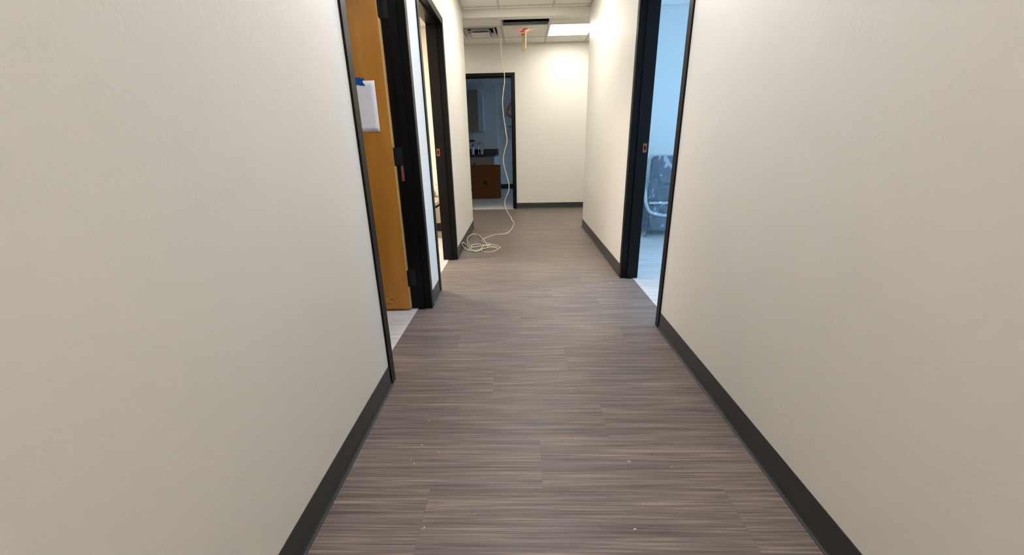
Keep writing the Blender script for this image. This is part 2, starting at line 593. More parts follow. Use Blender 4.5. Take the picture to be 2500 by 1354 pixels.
def strike(G, jamb, s, sdir, d0, d1, z0, z1):
    """copper strike with dark latch hole on a jamb face at s, facing sdir"""
    hole = (0.28, 0.72)
    zz = z1 - z0
    dd = d1 - d0
    b = MB()
    t0, t1 = (s, s + sdir * 0.0025)
    b.box(min(t0, t1), max(t0, t1), d0, d1, z0, z0 + zz * hole[0], G)
    b.box(min(t0, t1), max(t0, t1), d0, d1, z0 + zz * hole[1], z1, G)
    b.box(min(t0, t1), max(t0, t1), d0, d0 + dd * 0.3, z0 + zz * hole[0], z0 + zz * hole[1], G)
    b.box(min(t0, t1), max(t0, t1), d0 + dd * 0.75, d1, z0 + zz * hole[0], z0 + zz * hole[1], G)
    o = b.build('strike_plate', COPPER, jamb)
    o['label'] = 'worn copper strike plate'
    t1 = s + sdir * 0.0008
    MB().box(min(s, t1), max(s, t1), d0 + dd * 0.3, d0 + dd * 0.75, z0 + zz * hole[0], z0 + zz * hole[1], G).build('latch_hole', DARK, jamb)


strike(G2, J2[1], L2[1] - FACE, -1, 0.088, 0.118, 0.98, 1.044)
strike(G3, J3[1], R1[1] - FACE, -1, 0.088, 0.116, 0.99, 1.054)
strike(G4, J4[1], FD[1] - FACE, -1, 0.088, 0.118, 1.265, 1.335)
o = MB().box(L1[1] - FACE - 0.0012, L1[1] - FACE, 0.089, 0.106, 0.861, 0.957, G1).build('rating_label', LABELPINK, J1[1])
o['label'] = 'faded red rating label'

# maple door leaf standing open at right angles in the first left room
XH = xl(2.48) - T - 0.009
LX, LY = XH - 0.002 - D1.location.x, 2.438 - D1.location.y
leaf = MB().box(LX - 0.86, LX - 0.0005, LY, LY + 0.044, 0.014, 2.015).build('leaf', WOOD, D1, bevel=0.0015)
leaf['label'] = 'honey maple door leaf'
MB().box(LX - 0.0005, LX + 0.0012, LY + 0.0012, LY + 0.043, 0.014, 2.015).build('edge_band', WOODEDGE, leaf)
for z0, z1 in ((0.172, 0.284), (0.955, 1.060), (1.735, 1.838)):
    h = MB().box(LX - 0.001, LX + 0.0035, LY + 0.002, LY + 0.046, z0, z1)
    h.tube([(LX + 0.004, LY + 0.049, z0 - 0.004), (LX + 0.004, LY + 0.049, z1 + 0.004)], 0.007, 10)
    h.box(LX + 0.002, LX + 0.05, LY + 0.039, LY + 0.0405, z0, z1)
    h.build('hinge', HINGE, leaf)
# scuffs at the foot of the door
MB().box(LX - 0.13, LX - 0.11, LY - 0.0008, LY, 0.085, 0.089).box(LX - 0.155, LX - 0.15, LY - 0.0008, LY, 0.105, 0.112) \
    .box(LX - 0.165, LX - 0.12, LY - 0.0006, LY, 0.052, 0.055).build('scuff', CRUMBDARK, leaf)

# sheet of paper taped on the door
LFY = 2.438
xa, xb, za, zb = -1.045, -0.829, 1.152, 1.424
b = MB()
nx, nz = 8, 10
for j in range(nz + 1):
    for i in range(nx + 1):
        u, v = i / nx, j / nz
        bulge = 0.0012 + 0.0022 * (1 - v) * abs(2 * u - 1) ** 2 + 0.0005 * math.sin(5 * u + 3 * v)
        b.v.append((xa + (xb - xa) * u, LFY - bulge, za + (zb - za) * v))
for j in range(nz):
    for i in range(nx):
        k = j * (nx + 1) + i
        b.f.append([k, k + 1, k + nx + 2, k + nx + 1])
o = b.build('paper_sheet', PAPER, smooth=True)
sm = o.modifiers.new('thickness', 'SOLIDIFY')
sm.thickness = 0.0003
tag(o, 'blank white paper sheet taped to the maple door', 'paper')
# torn piece of blue tape over the top edge of the sheet
out = [(-0.968, 1.399), (-0.955, 1.403), (-0.940, 1.400), (-0.926, 1.406), (-0.914, 1.400), (-0.882, 1.398), (-0.897, 1.418), (-0.884, 1.439),
       (-0.905, 1.436), (-0.907, 1.441), (-0.975, 1.443), (-0.985, 1.432), (-0.972, 1.420), (-0.984, 1.406)]
a = [(x, LFY - 0.0032 + max(0, z - 1.424) * 0.1, z) for x, z in out]
c = [(x, LFY - 0.0027 + max(0, z - 1.424) * 0.1, z) for x, z in out]
o = MB().prism(a, c).build('masking_tape', TAPE)
tag(o, 'torn strip of blue masking tape holding the paper sheet', 'tape')

# ------------------------------------------------------------------ floors, plank by plank
FX0, FX1 = -0.7254, 0.9116
b = MB().box(FX0, FX1, -3.3, YEND, -0.03, -0.004).box(-3.4, 3.6, YEND, 6.868, -0.03, -0.004)
floor = struct(b.build('floor', GAP), 'brown streaked vinyl plank corridor floor', 'floor')
PW, PL, GP = 0.2345, 0.948, 0.00022
JOINT = {-2: -0.31, -1: 0.058, 0: 0.325, 1: -0.145, 2: 0.22, 3: -0.365, 4: -0.01, 5: -0.41, 6: 0.22, 8: -0.017, 9: -0.385}


def planks(parent, m, x0, x1, y0, y1, ystart, pw, pl, joints, gap=GP):
    k = math.floor((y0 - ystart) / pw)
    while ystart + k * pw < y1:
        a, c = max(y0, ystart + k * pw), min(y1, ystart + (k + 1) * pw)
        if c - a > 0.004:
            j = joints.get(k, None)
            if j is None:
                j = random.uniform(0, pl)
                joints[k] = j
            i = math.floor((x0 - j) / pl)
            while j + i * pl < x1:
                p, q = max(x0, j + i * pl), min(x1, j + (i + 1) * pl)
                if q - p > 0.004:
                    MB().box(p + gap, q - gap, a + gap, c - gap, -0.004, 0.0).build('plank', m, parent)
                i += 1
        k += 1


planks(floor, PLANK, FX0, FX1, -0.7, YEND, 1.215, PW, PL, JOINT)
planks(floor, PLANK, -2.2, 2.4, YEND, 6.868, 1.215, PW, PL, JOINT)
for nm, lab, x0, x1, y0, y1, ps in (
        ('floor_left_room', 'pale floor of the first left room', -3.4, FX0, -0.48, 2.66, (-2.6, FX0, 1.2, 2.60)),
        ('floor_left_room_second', 'pale floor of the second left room', -3.4, FX0, 2.66, 5.12, (-2.4, FX0, 2.72, 5.1)),
        ('floor_right_room', 'pale plank floor of the right room', FX1, 3.6, 0.7, 5.12, (FX1, 3.4, 1.5, 5.12)),
        ('floor_far_room', 'pale floor of the far room', -3.4, 3.6, 6.868, 10.3, (-2.4, 0.9, 6.868, 10.3))):
    fl = struct(MB().box(x0, x1, y0, y1, -0.03, -0.004).build(nm, GAPPALE), lab, 'floor')
    planks(fl, PALE, *ps, y0 + 0.1, 0.30, 1.22, {}, 0.0004)


# ------------------------------------------------------------------ hung ceilings
def hung(name, label, x0, x1, y0, y1, xs, ys, skip, z=CEIL):
    """wall angle + tee bars + lay-in tiles; skip = set of (column, row) cells left out"""
    w = 0.022
    b = MB()
    b.box(x0, x0 + w, y0, y1, z - 0.001, z + 0.002).box(x1 - w, x1, y0, y1, z - 0.001, z + 0.002)
    b.box(x0 + w, x1 - w, y0, y0 + w, z - 0.001, z + 0.002).box(x0 + w, x1 - w, y1 - w, y1, z - 0.001, z + 0.002)
    c = struct(b.build(name, TEESHADE), label, 'ceiling')
    for x in xs:
        if x0 + 0.03 < x < x1 - 0.03:
            MB().box(x - 0.012, x + 0.012, y0 + w, y1 - w, z - 0.001, z + 0.001).box(x - 0.002, x + 0.002, y0 + w, y1 - w, z + 0.001, z + 0.035) \
                .build('tee_bar', TEE, c)
    X = [x0] + [x for x in xs if x0 + 0.03 < x < x1 - 0.03] + [x1]
    Y = [y0] + [y for y in ys if y0 + 0.03 < y < y1 - 0.03] + [y1]
    for y in Y[1:-1]:
        for a, e in zip(X, X[1:]):
            MB().box(a + 0.0125, e - 0.0125, y - 0.012, y + 0.012, z - 0.001, z + 0.001).box(a + 0.01, e - 0.01, y - 0.002, y + 0.002, z + 0.001, z + 0.035) \
                .build('cross_tee', TEE, c)
    for i, (a, e) in enumerate(zip(X, X[1:])):
        for j, (p, q) in enumerate(zip(Y, Y[1:])):
            if (i, j) in skip:
                continue
            MB().box(a + 0.004, e - 0.004, p + 0.004, q - 0.004, z + 0.0022, z + 0.0175).build('ceiling_tile', TILE, c)
    return c, X, Y


xs = [-0.235 - 0.615 * 2, -0.235 - 0.615, -0.235, 0.385, 1.0, 1.615, 2.23]
ysn = [5.15 - 0.61 * k for k in range(14)][::-1]
# corridor: columns wall..-.235, -.235...385, .385..wall; lamps sit in two middle cells
Y0 = [-3.3] + [y for y in ysn if y > -3.27]
cell = lambda y: max(i for i, v in enumerate(Y0) if v <= y + 1e-6)
MROW, LROW, BROW = cell(4.0), cell(1.6), cell(-1.4)
hung('ceiling', 'white tile ceiling over the corridor', xl(5.2) - 0.0, XR, -3.3, YEND, xs, ysn, {(1, MROW), (1, LROW), (1, BROW)})
xf = [-0.235 - 0.615 * k for k in range(5, 0, -1)] + xs[2:] + [2.845, 3.46]
yf = [5.915, 6.513]
XF = [-3.4] + [x for x in xf if -3.37 < x < 3.57] + [3.6]
ci = lambda x: max(i for i, v in enumerate(XF) if v <= x + 1e-6)
hung('ceiling_cross_passage', 'white tile ceiling of cross passage with one tile missing', -3.4, 3.6, 5.36, YFAR, xf, yf,
     {(ci(0.0), 0), (ci(-0.5), 1), (ci(0.6), 1), (ci(1.7), 1), (ci(-2.0), 1)})
hung('ceiling_right_room', 'pale tile ceiling of the right room', XR + T, 3.6, 0.77, 5.12, [1.29, 1.905, 2.52, 3.13], [1.5, 2.1, 2.7, 3.3, 3.9, 4.5], set(), 2.50)
hung('ceiling_far_room', 'dim tile ceiling of the far room', -3.4, 3.6, YFAR + T, 10.26, [-2.1, -0.9, 0.3], [7.6, 8.2, 8.8, 9.4], set(), 2.44)
hung('ceiling_left_room', 'tile ceiling of the first left room', -3.4, xl(1) - T - 0.01, -0.48, 2.60, [-2.6, -2.0, -1.4], [0.2, 0.8, 1.4, 2.0], {(2, 2)}, 2.5)
hung('ceiling_left_room_second', 'tile ceiling of the second left room', -3.4, xl(3.5) - T - 0.01, 2.72, 5.10, [-2.6, -2.0, -1.39], [3.3, 3.9, 4.5], {(2, 1)}, 2.36)


def panel_light(label, x0, x1, y0, y1, z, glow, group=None):
    e = empty('ceiling_light', ((x0 + x1) / 2, (y0 + y1) / 2, z))
    tag(e, label, 'ceiling light', group)
    a, c, w = (x1 - x0) / 2 - 0.013, (y1 - y0) / 2 - 0.013, 0.012
    MB().box(-a, a, -c, -c + w, 0.0022, 0.03).box(-a, a, c - w, c, 0.0022, 0.03).box(-a, -a + w, -c + w, c - w, 0.0022, 0.03) \
        .box(a - w, a, -c + w, c - w, 0.0022, 0.03).build('trim_frame', WHITEMETAL, e)
    MB().box(-a + w, a - w, -c + w, c - w, 0.004, 0.010).build('diffuser', glow, e)
    MB().box(-a, a, -c, c, 0.031, 0.05).build('housing', WHITEMETAL, e)
    return e


panel_light('bright square light panel in cross passage ceiling by the right wall', 0.385, 1.0, 5.915, 6.513, CEIL, GLOWFAR)
panel_light('added fill light panel in cross passage ceiling, unseen beyond the right wall', 1.615, 2.23, 5.915, 6.513, CEIL, GLOWFAR)  # extra panel added out of view to light the far wall more evenly
panel_light('added fill light panel in cross passage ceiling, unseen beyond the left wall', XF[ci(-2.0)], XF[ci(-2.0) + 1], 5.915, 6.513, CEIL, GLOWFAR)  # added out of view to lift the far wall's left side and ceiling
panel_light('square light panel in corridor ceiling above the first left doorway', -0.235, 0.385, Y0[LROW], Y0[LROW + 1], CEIL, GLOWNEAR)
panel_light('square light panel in corridor ceiling just before the dropped header', -0.235, 0.385, Y0[MROW], Y0[MROW + 1], CEIL, GLOWMID)
panel_light('square light panel in corridor ceiling behind the viewer', -0.235, 0.385, Y0[BROW], Y0[BROW + 1], CEIL, GLOWBACK)
panel_light('warm light panel in the second left room', -2.0, -1.39, 3.3, 3.9, 2.36, GLOWWARM)
panel_light('added fill light panel out of view in the first left room', -2.0, -1.4, 0.8, 1.4, 2.5, GLOWROOM1)  # added unseen fill that brightens the maple door leaf


# supply diffuser (square nested louvres)
def sqring(b, a0, z0, a1, z1, t=0.002):
    """sloped square ring between half sizes a0 (at z0) and a1 (at z1)"""
    q = ((-1, -1), (1, -1), (1, 1), (-1, 1))
    for k in range(4):
        (x, y), (u, v) = q[k], q[(k + 1) % 4]
        lo = [(x * a0, y * a0, z0), (u * a0, v * a0, z0), (u * a1, v * a1, z1), (x * a1, y * a1, z1)]
        b.prism(lo, [(p[0], p[1], p[2] + t) for p in lo])


dx, dy = (-0.85 - 0.235) / 2, (5.915 + 6.513) / 2
dif = empty('air_diffuser', (dx, dy, CEIL))
tag(dif, 'white square ceiling air diffuser with nested louvres left of hanging cable', 'air vent')
b = MB()
sqring(b, 0.290, 0.0022, 0.235, 0.0025, 0.004)
sqring(b, 0.235, 0.0025, 0.222, 0.030, 0.002)
b.build('frame', WHITEMETAL, dif)
for a0, z0, a1, z1 in ((0.205, -0.012, 0.165, 0.022), (0.205, -0.012, 0.176, -0.014)):
    pass
for a0, a1, zl in ((0.212, 0.172, -0.006), (0.150, 0.112, -0.020)):
    b = MB()
    sqring(b, a0, zl, a1, zl + 0.040, 0.0025)
    b.build('louvre', WHITEMETAL, dif)
MB().box(-0.128, 0.128, -0.128, 0.128, -0.030, -0.026).lathe([(0.085, -0.0306), (0.085, -0.0300)], 0, 0, 24).build('centre_plate', WHITEMETAL, dif)
MB().box(-0.27, 0.27, -0.27, 0.27, 0.075, 0.08).build('backing', DARK, dif)

# added strip standing in for the cross tee web behind the missing tile
ch = empty('tee_web_strip', (0.075, 5.896, 2.5525))
tag(ch, 'dull grey strip standing for the tee web at the open ceiling cell', 'tee web')
MB().box(-0.292, 0.292, 0, 0.002, 0, 0.032).box(-0.292, 0.292, 0.002, 0.012, 0.030, 0.032).box(-0.292, 0.292, 0.002, 0.012, 0, 0.002).build('web', GALV, ch)
for x in (-0.075, -0.02, 0.035, 0.08):
    MB().tube([(x, -0.002, 0.021), (x, 0.0, 0.021)], 0.005, 8).build('screw', DARK, ch)  # dark discs stand in for the slot holes of the tee web

# edge-lit sign panel hanging edge-on from the ceiling
sg = empty('hanging_sign', (0.060, 6.15, CEIL))
tag(sg, 'thin yellowed clear sign panel hanging edge-on from the far ceiling', 'sign')
sg.rotation_euler = (0, 0, math.radians(17))
MB().box(-0.026, 0.026, -0.085, 0.085, -0.007, 0.0015).build('canopy', mat('bronze_canopy', (0.22, 0.18, 0.13), 0.5), sg, bevel=0.002)
MB().box(-0.004, 0.004, -0.075, 0.075, -0.250, -0.007).build('panel', ACRYL, sg)
MB().box(-0.0048, 0.0048, -0.0815, -0.075, -0.238, -0.007).build('bright_edge', ACRYLEDGE, sg)
for sx, nm, gl in ((-1, 'red_lamp', REDLAMP), (1, 'orange_lamp', ORANGELAMP)):
    xa, xb = sorted((sx * 0.0042, sx * 0.034))
    tr = MB().box(xa, xb, -0.03, 0.05, -0.048, -0.044).build('added_lamp_shield', ACRYL, sg)  # ledge added to hide the glowing strip from below
    tr.data.materials.clear()
    tr.data.materials.append(MATS['bronze_canopy'])
    MB().box(xa + 0.001, xb - 0.001, -0.029, 0.049, -0.0438, -0.0425).build(nm, gl, tr)


# ------------------------------------------------------------------ hanging cable and its coil
def smooth_path(pts, n=6):
    P = [Vector(p) for p in pts]
    P = [P[0] * 2 - P[1]] + P + [P[-1] * 2 - P[-2]]
    out = []
    for i in range(1, len(P) - 2):
        p0, p1, p2, p3 = P[i - 1:i + 3]
        for k in range(n):
            t = k / n
            out.append(0.5 * ((2 * p1) + (-p0 + p2) * t + (2 * p0 - 5 * p1 + 4 * p2 - p3) * t * t + (-p0 + 3 * p1 - 3 * p2 + p3) * t ** 3))
    out.append(P[-2])
    return out


hang = [(-0.214, 2.60), (-0.219, 2.57), (-0.226, 2.53), (-0.250, 2.427), (-0.253, 2.332), (-0.242, 2.136), (-0.217, 2.002), (-0.215, 1.885), (-0.235, 1.758),
        (-0.250, 1.628), (-0.238, 1.442), (-0.209, 1.225), (-0.200, 1.114), (-0.239, 0.975), (-0.260, 0.850), (-0.228, 0.687),
        (-0.189, 0.539), (-0.192, 0.420), (-0.244, 0.300), (-0.252, 0.208), (-0.212, 0.096), (-0.175, 0.035)]
path = [Vector((x, 5.86 if z > 2.5 else 5.90, z)) for x, z in hang]
coil = [(1960, -40, 6), (2015, 20, 4), (2020, 100, 4), (1960, 250, 4), (1830, 390, 4), (1700, 455, 4), (1500, 470, 4), (1320, 485, 4), (1130, 555, 5), (930, 635, 9), (850, 690, 10),
        (880, 745, 10), (960, 790, 10), (1100, 805, 8), (1180, 845, 8), (1080, 872, 12), (870, 850, 12),
        (640, 835, 8), (440, 905, 10), (560, 940, 10), (750, 905, 12), (960, 880, 14), (1160, 850, 8), (1380, 885, 5), (1530, 960, 4), (1470, 992, 4),
        (1330, 940, 6), (1100, 900, 10), (930, 900, 14), (850, 970, 12), (815, 1055, 6), (940, 1118, 4), (1180, 1125, 4), (1390, 1050, 4), (1430, 985, 8),
        (1270, 950, 8), (1080, 970, 10), (880, 1020, 10), (700, 1055, 8), (480, 1060, 6), (340, 1045, 6), (400, 990, 8), (500, 960, 10),
        (430, 905, 16), (330, 790, 12), (313, 650, 10), (400, 525, 8), (550, 465, 8), (720, 505, 10), (880, 640, 20), (965, 740, 24), (1060, 890, 22), (1040, 965, 16),
        (860, 1025, 14), (740, 1080, 8), (640, 1115, 5), (500, 1060, 8), (395, 955, 14), (260, 830, 20), (160, 775, 30), (125, 830, 30), (190, 945, 12), (340, 1060, 8), (540, 1095, 5), (700, 1060, 12),
        (840, 1020, 18), (960, 985, 18)]
for u, v, z in coil:
    p = ground(1120 + u / 15.047, 540 + v / 15.047, z / 1000.0)
    lim = xl(p.y) + 0.020
    if p.x < lim:                       # leans up against the baseboard
        w = ray(1120 + u / 15.047, 540 + v / 15.047)
        t = lim / w.x
        p = Vector((lim, w.y * t, max(0.004, CAM_H + w.z * t)))
    path.append(p)
sp = smooth_path(path, 5)
o = MB().tube(sp, [0.0040 if q.y < 5.5 else 0.0040 + 0.0016 * min(1, (q.y - 5.5) / 0.35) for q in sp], 8).build('cable', CABLE, smooth=True)
tag(o, 'cream network cable hanging from the ceiling and coiled on the floor', 'cable')

# outlet on the left wall
ys, zs = 4.50, 0.405
ot = empty('wall_outlet', FL(ys, 0, zs))
tag(ot, 'ivory wall outlet plate low on left wall above the coiled cable', 'outlet')
MB().box(0.0, 0.006, -0.037, 0.037, -0.062, 0.062).build('cover_plate', PLASTICWHITE, ot, bevel=0.002)
for z in (-0.02, 0.02):
    r = MB().box(0.006, 0.0085, -0.016, 0.016, z - 0.014, z + 0.014).build('receptacle', PLASTICWHITE, ot, bevel=0.001)
    MB().box(0.0085, 0.0088, -0.008, -0.006, z - 0.004, z + 0.006).box(0.0085, 0.0088, 0.006, 0.008, z - 0.004, z + 0.006).build('slot', DARK, r)
MB().tube([(0.006, 0, 0), (0.0075, 0, 0)], 0.003, 8).build('screw', WHITEMETAL, ot)


# ------------------------------------------------------------------ far room
def text_mesh(txt, size, m, name, parent, loc, shear=0.0, align='CENTER'):
    cu = bpy.data.curves.new('txt', 'FONT')
    cu.body = txt
    cu.size = size
    cu.shear = shear
    cu.align_x = align
    cu.align_y = 'CENTER'
    cu.extrude = 0.0006
    to = bpy.data.objects.new('txt', cu)
    me = bpy.data.meshes.new_from_object(to)
    bpy.data.objects.remove(to)
    me.materials.clear()
    me.materials.append(m)
    o = bpy.data.objects.new(name, me)
    COL.objects.link(o)
    o.parent = parent
    o.location = loc
    o.rotation_euler = (math.radians(90), 0, 0)
    return o


bx = empty('cardboard_box', (-0.743, 8.36, 0))
tag(bx, 'large brown cardboard computer box on floor of far room', 'box')
MB().box(-0.30, 0.30, 0.0, 0.26, 0.0, 0.672).build('body', CARD, bx, bevel=0.004)
MB().box(-0.298, 0.298, 0.002, 0.128, 0.672, 0.676).build('flap', CARD, bx)
MB().box(-0.298, 0.298, 0.132, 0.258, 0.672, 0.676).build('flap', CARD, bx)
MB().prism([(-0.255, 0.09, 0.676), (-0.215, 0.09, 0.676), (-0.21, 0.093, 0.676)], [(-0.235, 0.06, 0.73), (-0.205, 0.06, 0.738), (-0.20, 0.063, 0.735)]).build('loose_tab', CARD, bx)
lg = MB()
pts = [(-0.013 + 0.046 * math.cos(2 * math.pi * k / 28), -0.0012, 0.325 + 0.046 * math.sin(2 * math.pi * k / 28)) for k in range(28)]
lg.prism(pts, [(x, 0.0002, z) for x, y, z in pts])
lo = lg.build('logo', INK, bx)
text_mesh('hp', 0.078, CARD, 'logo_letters', lo, (-0.013, -0.0018, 0.327), 0.35)
text_mesh('All-in-One PC', 0.043, INK, 'lettering', bx, (-0.008, -0.0010, 0.236))

struct(MB().box(-3.3, 3.5, 10.235, 10.258, 2.415, 2.438).build('trim_2', mat('white_angle_trim', (0.85, 0.85, 0.84), 0.4)), 'pale trim where far room wall meets ceiling', 'trim')
# base cabinet, worktop, sink tap
cb = empty('base_cabinet', (-1.30, 9.70, 0))
tag(cb, 'taupe fronted base cabinet under the black worktop', 'cabinet')
MB().hexa([(-0.8, 0, 0.09), (0.66, 0, 0.09), (0.722, 0.55, 0.09), (-0.8, 0.55, 0.09), (-0.8, 0, 0.818), (0.66, 0, 0.818), (0.722, 0.55, 0.818), (-0.8, 0.55, 0.818)]).build('body', CABSIDE, cb)
MB().box(-0.78, 0.62, 0.06, 0.54, 0.0, 0.09).build('plinth', BLK, cb)
for x0, x1 in ((-0.795, -0.32), (-0.315, 0.17), (0.175, 0.655)):
    d = MB().box(x0, x1, -0.02, -0.001, 0.10, 0.812).build('door', CABFRONT, cb, bevel=0.002)
    MB().tube([(x0 + 0.05, -0.045, 0.60), (x0 + 0.05, -0.045, 0.72)], 0.005, 8).tube([(x0 + 0.05, -0.045, 0.61), (x0 + 0.05, -0.02, 0.61)], 0.004, 6) \
        .tube([(x0 + 0.05, -0.045, 0.71), (x0 + 0.05, -0.02, 0.71)], 0.004, 6).build('handle', CHROME, d)
wt = empty('worktop', (-1.30, 9.66, 0.82))
tag(wt, 'black worktop with backsplash in far room', 'worktop')
MB().hexa([(-0.8, 0, 0), (0.69, 0, 0), (0.745, 0.595, 0), (-0.8, 0.595, 0), (-0.8, 0, 0.042), (0.69, 0, 0.042), (0.745, 0.595, 0.042), (-0.8, 0.595, 0.042)]).build('slab', COUNTER, wt, bevel=0.004)
MB().box(-0.8, 0.735, 0.575, 0.597, 0.0425, 0.165).build('backsplash', COUNTER, wt, bevel=0.002)
tp = empty('faucet', (-1.05, 10.06, 0.863))
tag(tp, 'chrome gooseneck faucet on the black worktop', 'faucet')
MB().lathe([(0.028, 0), (0.028, 0.012), (0.018, 0.03), (0.016, 0.06)], 0, 0, 16).build('base', CHROME, tp, smooth=True)
neck = [(0, 0, 0.05), (0, 0, 0.20)] + [(0.085 - 0.085 * math.cos(a), -0.02 * math.sin(a), 0.21 + 0.085 * math.sin(a)) for a in [math.pi * k / 10 for k in range(11)]] + [(0.17, 0, 0.17)]
MB().tube(smooth_path(neck, 3), 0.0105, 10).build('spout', CHROME, tp, smooth=True)
MB().tube([(0, -0.01, 0.05), (-0.02, -0.05, 0.075)], 0.007, 8).build('lever', CHROME, tp, smooth=True)

bt = empty('soap_bottle', (-1.165, 9.90, 0.863))
tag(bt, 'white pump bottle with dark cap on worktop left of faucet', 'bottle')
MB().lathe([(0.032, 0), (0.036, 0.006), (0.036, 0.15), (0.03, 0.17), (0.014, 0.18), (0.014, 0.19)], 0, 0, 18).build('body', PLASTICWHITE, bt, smooth=True)
MB().lathe([(0.018, 0.19), (0.018, 0.215), (0.006, 0.218), (0.006, 0.235)], 0, 0, 12).tube([(0, 0, 0.235), (0.045, -0.01, 0.232)], 0.006, 8).build('pump', DARK, bt, smooth=True)
tb = empty('cleanser_tube', (-0.955, 9.93, 0.863))
tag(tb, 'white squeeze tube with yellow green print beside the faucet', 'tube')
rg = []
for z, rx, ry in ((0, .026, .024), (0.008, .028, .026), (0.07, .036, .02), (0.125, .043, .008), (0.145, .046, .003)):
    rg.append([(rx * math.cos(2 * math.pi * k / 16), ry * math.sin(2 * math.pi * k / 16), z) for k in range(16)])
b = MB()
for q in rg:
    b.v += q
for i in range(4):
    for k in range(16):
        j = (k + 1) % 16
        b.f.append([i * 16 + k, i * 16 + j, i * 16 + 16 + j, i * 16 + 16 + k])
b.f.append(list(range(16))[::-1])
b.f.append([64 + k for k in range(16)])
b.build('body', PLASTICWHITE, tb, smooth=True)
MB().box(-0.028, 0.028, -0.0235, -0.0195, 0.082, 0.100).build('print_band', YELLOWPRINT, tb)
MB().box(-0.024, 0.018, -0.0265, -0.0235, 0.062, 0.073).build('print_band', YELLOWPRINT, tb)
dk = empty('dark_canister', (-1.075, 9.93, 0.863))
tag(dk, 'small dark canister behind the faucet base', 'canister')
MB().lathe([(0.03, 0), (0.033, 0.004), (0.033, 0.10), (0.028, 0.11)], 0, 0, 16).build('body', DARK, dk, smooth=True)
MB().lathe([(0.02, 0.11), (0.02, 0.125)], 0, 0, 12).build('lid', INK, dk, smooth=True)

uc = empty('wall_cabinet', (-1.0, 9.93, 1.405))
tag(uc, 'taupe wall cabinet with white end panel above worktop', 'cabinet')
MB().box(-1.0, -0.012, 0.02, 0.328, 0, 0.895).build('body', CABSIDE, uc)
for x0, x1 in ((-0.998, -0.503), (-0.498, -0.001)):
    d = MB().box(x0, x1, 0.0, 0.019, 0.004, 0.892).build('door', CABFRONT, uc, bevel=0.002)
    MB().box(x0 + 0.02, x0 + 0.032, -0.022, 0.0, 0.03, 0.13).build('handle', CHROME, d)
prof = [(-0.011, 0.0), (0.105, 0.0), (0.105, 0.70)] + [(0.105 - 0.115 * (1 - math.cos(a)), 0.70 + 0.18 * math.sin(a)) for a in [math.pi / 2 * k / 6 for k in range(1, 7)]]
MB().prism([(x, 0.03, z) for x, z in prof], [(x, 0.328, z) for x, z in prof]).build('end_panel', CABSIDE, uc)
MB().box(0.055, 0.095, 0.026, 0.0295, 0.05, 0.135).build('label_holder', GREYRAIL, uc)
pd = empty('paper_dispenser', (-1.20, 10.255, 1.17))
tag(pd, 'small pale wall dispenser under the wall cabinet', 'dispenser')
MB().box(-0.07, 0.06, -0.11, 0.0, 0.03, 0.19).build('body', CABSIDE, pd, bevel=0.01)
MB().box(-0.06, 0.05, -0.10, -0.01, 0.0, 0.03).build('tray', DARK, pd)

# things on the back wall at right of the doorway view
hk = empty('hanging_cloth', (-0.20, 10.297, 1.72))
tag(hk, 'crumpled pink cloth hung on the far room back wall', 'cloth')
rnd = random.Random(3)
for nm, m, out, dep in (('back_fold', REDCLOTH, [(-.10, .02), (-.13, .06), (-.12, .17), (-.06, .25), (-.03, .32), (.06, .34), (.12, .24), (.13, .08), (.07, -.02), (-.02, -.03)], 0.02),
                        ('front_fold', PINK, [(-.165, .08), (-.09, .19), (-.045, .255), (.03, .26), (.10, .20), (.09, .08), (.03, 0.0), (-.06, .035), (-.11, .055)], 0.06)):
    b = MB()
    n = len(out)
    cx0, cz0 = sum(p[0] for p in out) / n, sum(p[1] for p in out) / n
    for sc, dd in ((1.0, dep * 0.45), (0.62, dep), (0.25, dep * 0.8)):
        for x, z in out:
            b.v.append((cx0 + (x - cx0) * sc + rnd.uniform(-.008, .008), -dd - rnd.uniform(0, .02), cz0 + (z - cz0) * sc + rnd.uniform(-.008, .008)))
    b.v += [(x, -0.001, z) for x, z in out]
    for r in (0, 1):
        for k in range(n):
            j = (k + 1) % n
            b.f.append([r * n + k, r * n + j, r * n + n + j, r * n + n + k])
    b.f.append([2 * n + k for k in range(n)])
    for k in range(n):
        j = (k + 1) % n
        b.f.append([3 * n + k, 3 * n + j, j, k])
    b.f.append([3 * n + k for k in range(n)])
    b.build(nm, m, hk)
sh = empty('wall_rack', (-0.17, 10.298, 1.20))
tag(sh, 'pale wall rack with a dark top strip below the pink cloth', 'rack')
MB().box(-0.15, 0.15, -0.02, 0.0, 0.0, 0.28).build('back_panel', mat('pale_blue_panel', (0.55, 0.62, 0.66), 0.5), sh)
MB().box(-0.14, 0.15, -0.10, -0.0205, 0.265, 0.285).build('shelf', CABSIDE, sh)
MB().box(-0.14, 0.15, -0.105, -0.01, 0.2855, 0.30).build('top_strip', DARK, sh)

# ------------------------------------------------------------------ plastic-wrapped chair in the right room
chr_ = empty('wrapped_chair', (1.715, 4.56, 0))
tag(chr_, 'slate chair wrapped in clear plastic film in the right room', 'chair')


def rounded_rect(w, z0, z1, r, n=6):
    pts = []
    for cx_, cz_, a0 in ((w - r, z0 + r, -90), (w - r, z1 - r, 0), (-w + r, z1 - r, 90), (-w + r, z0 + r, 180)):
        for k in range(n + 1):
            a = math.radians(a0 + 90 * k / n)
            pts.append((cx_ + r * math.cos(a), cz_ + r * math.sin(a)))
    return pts


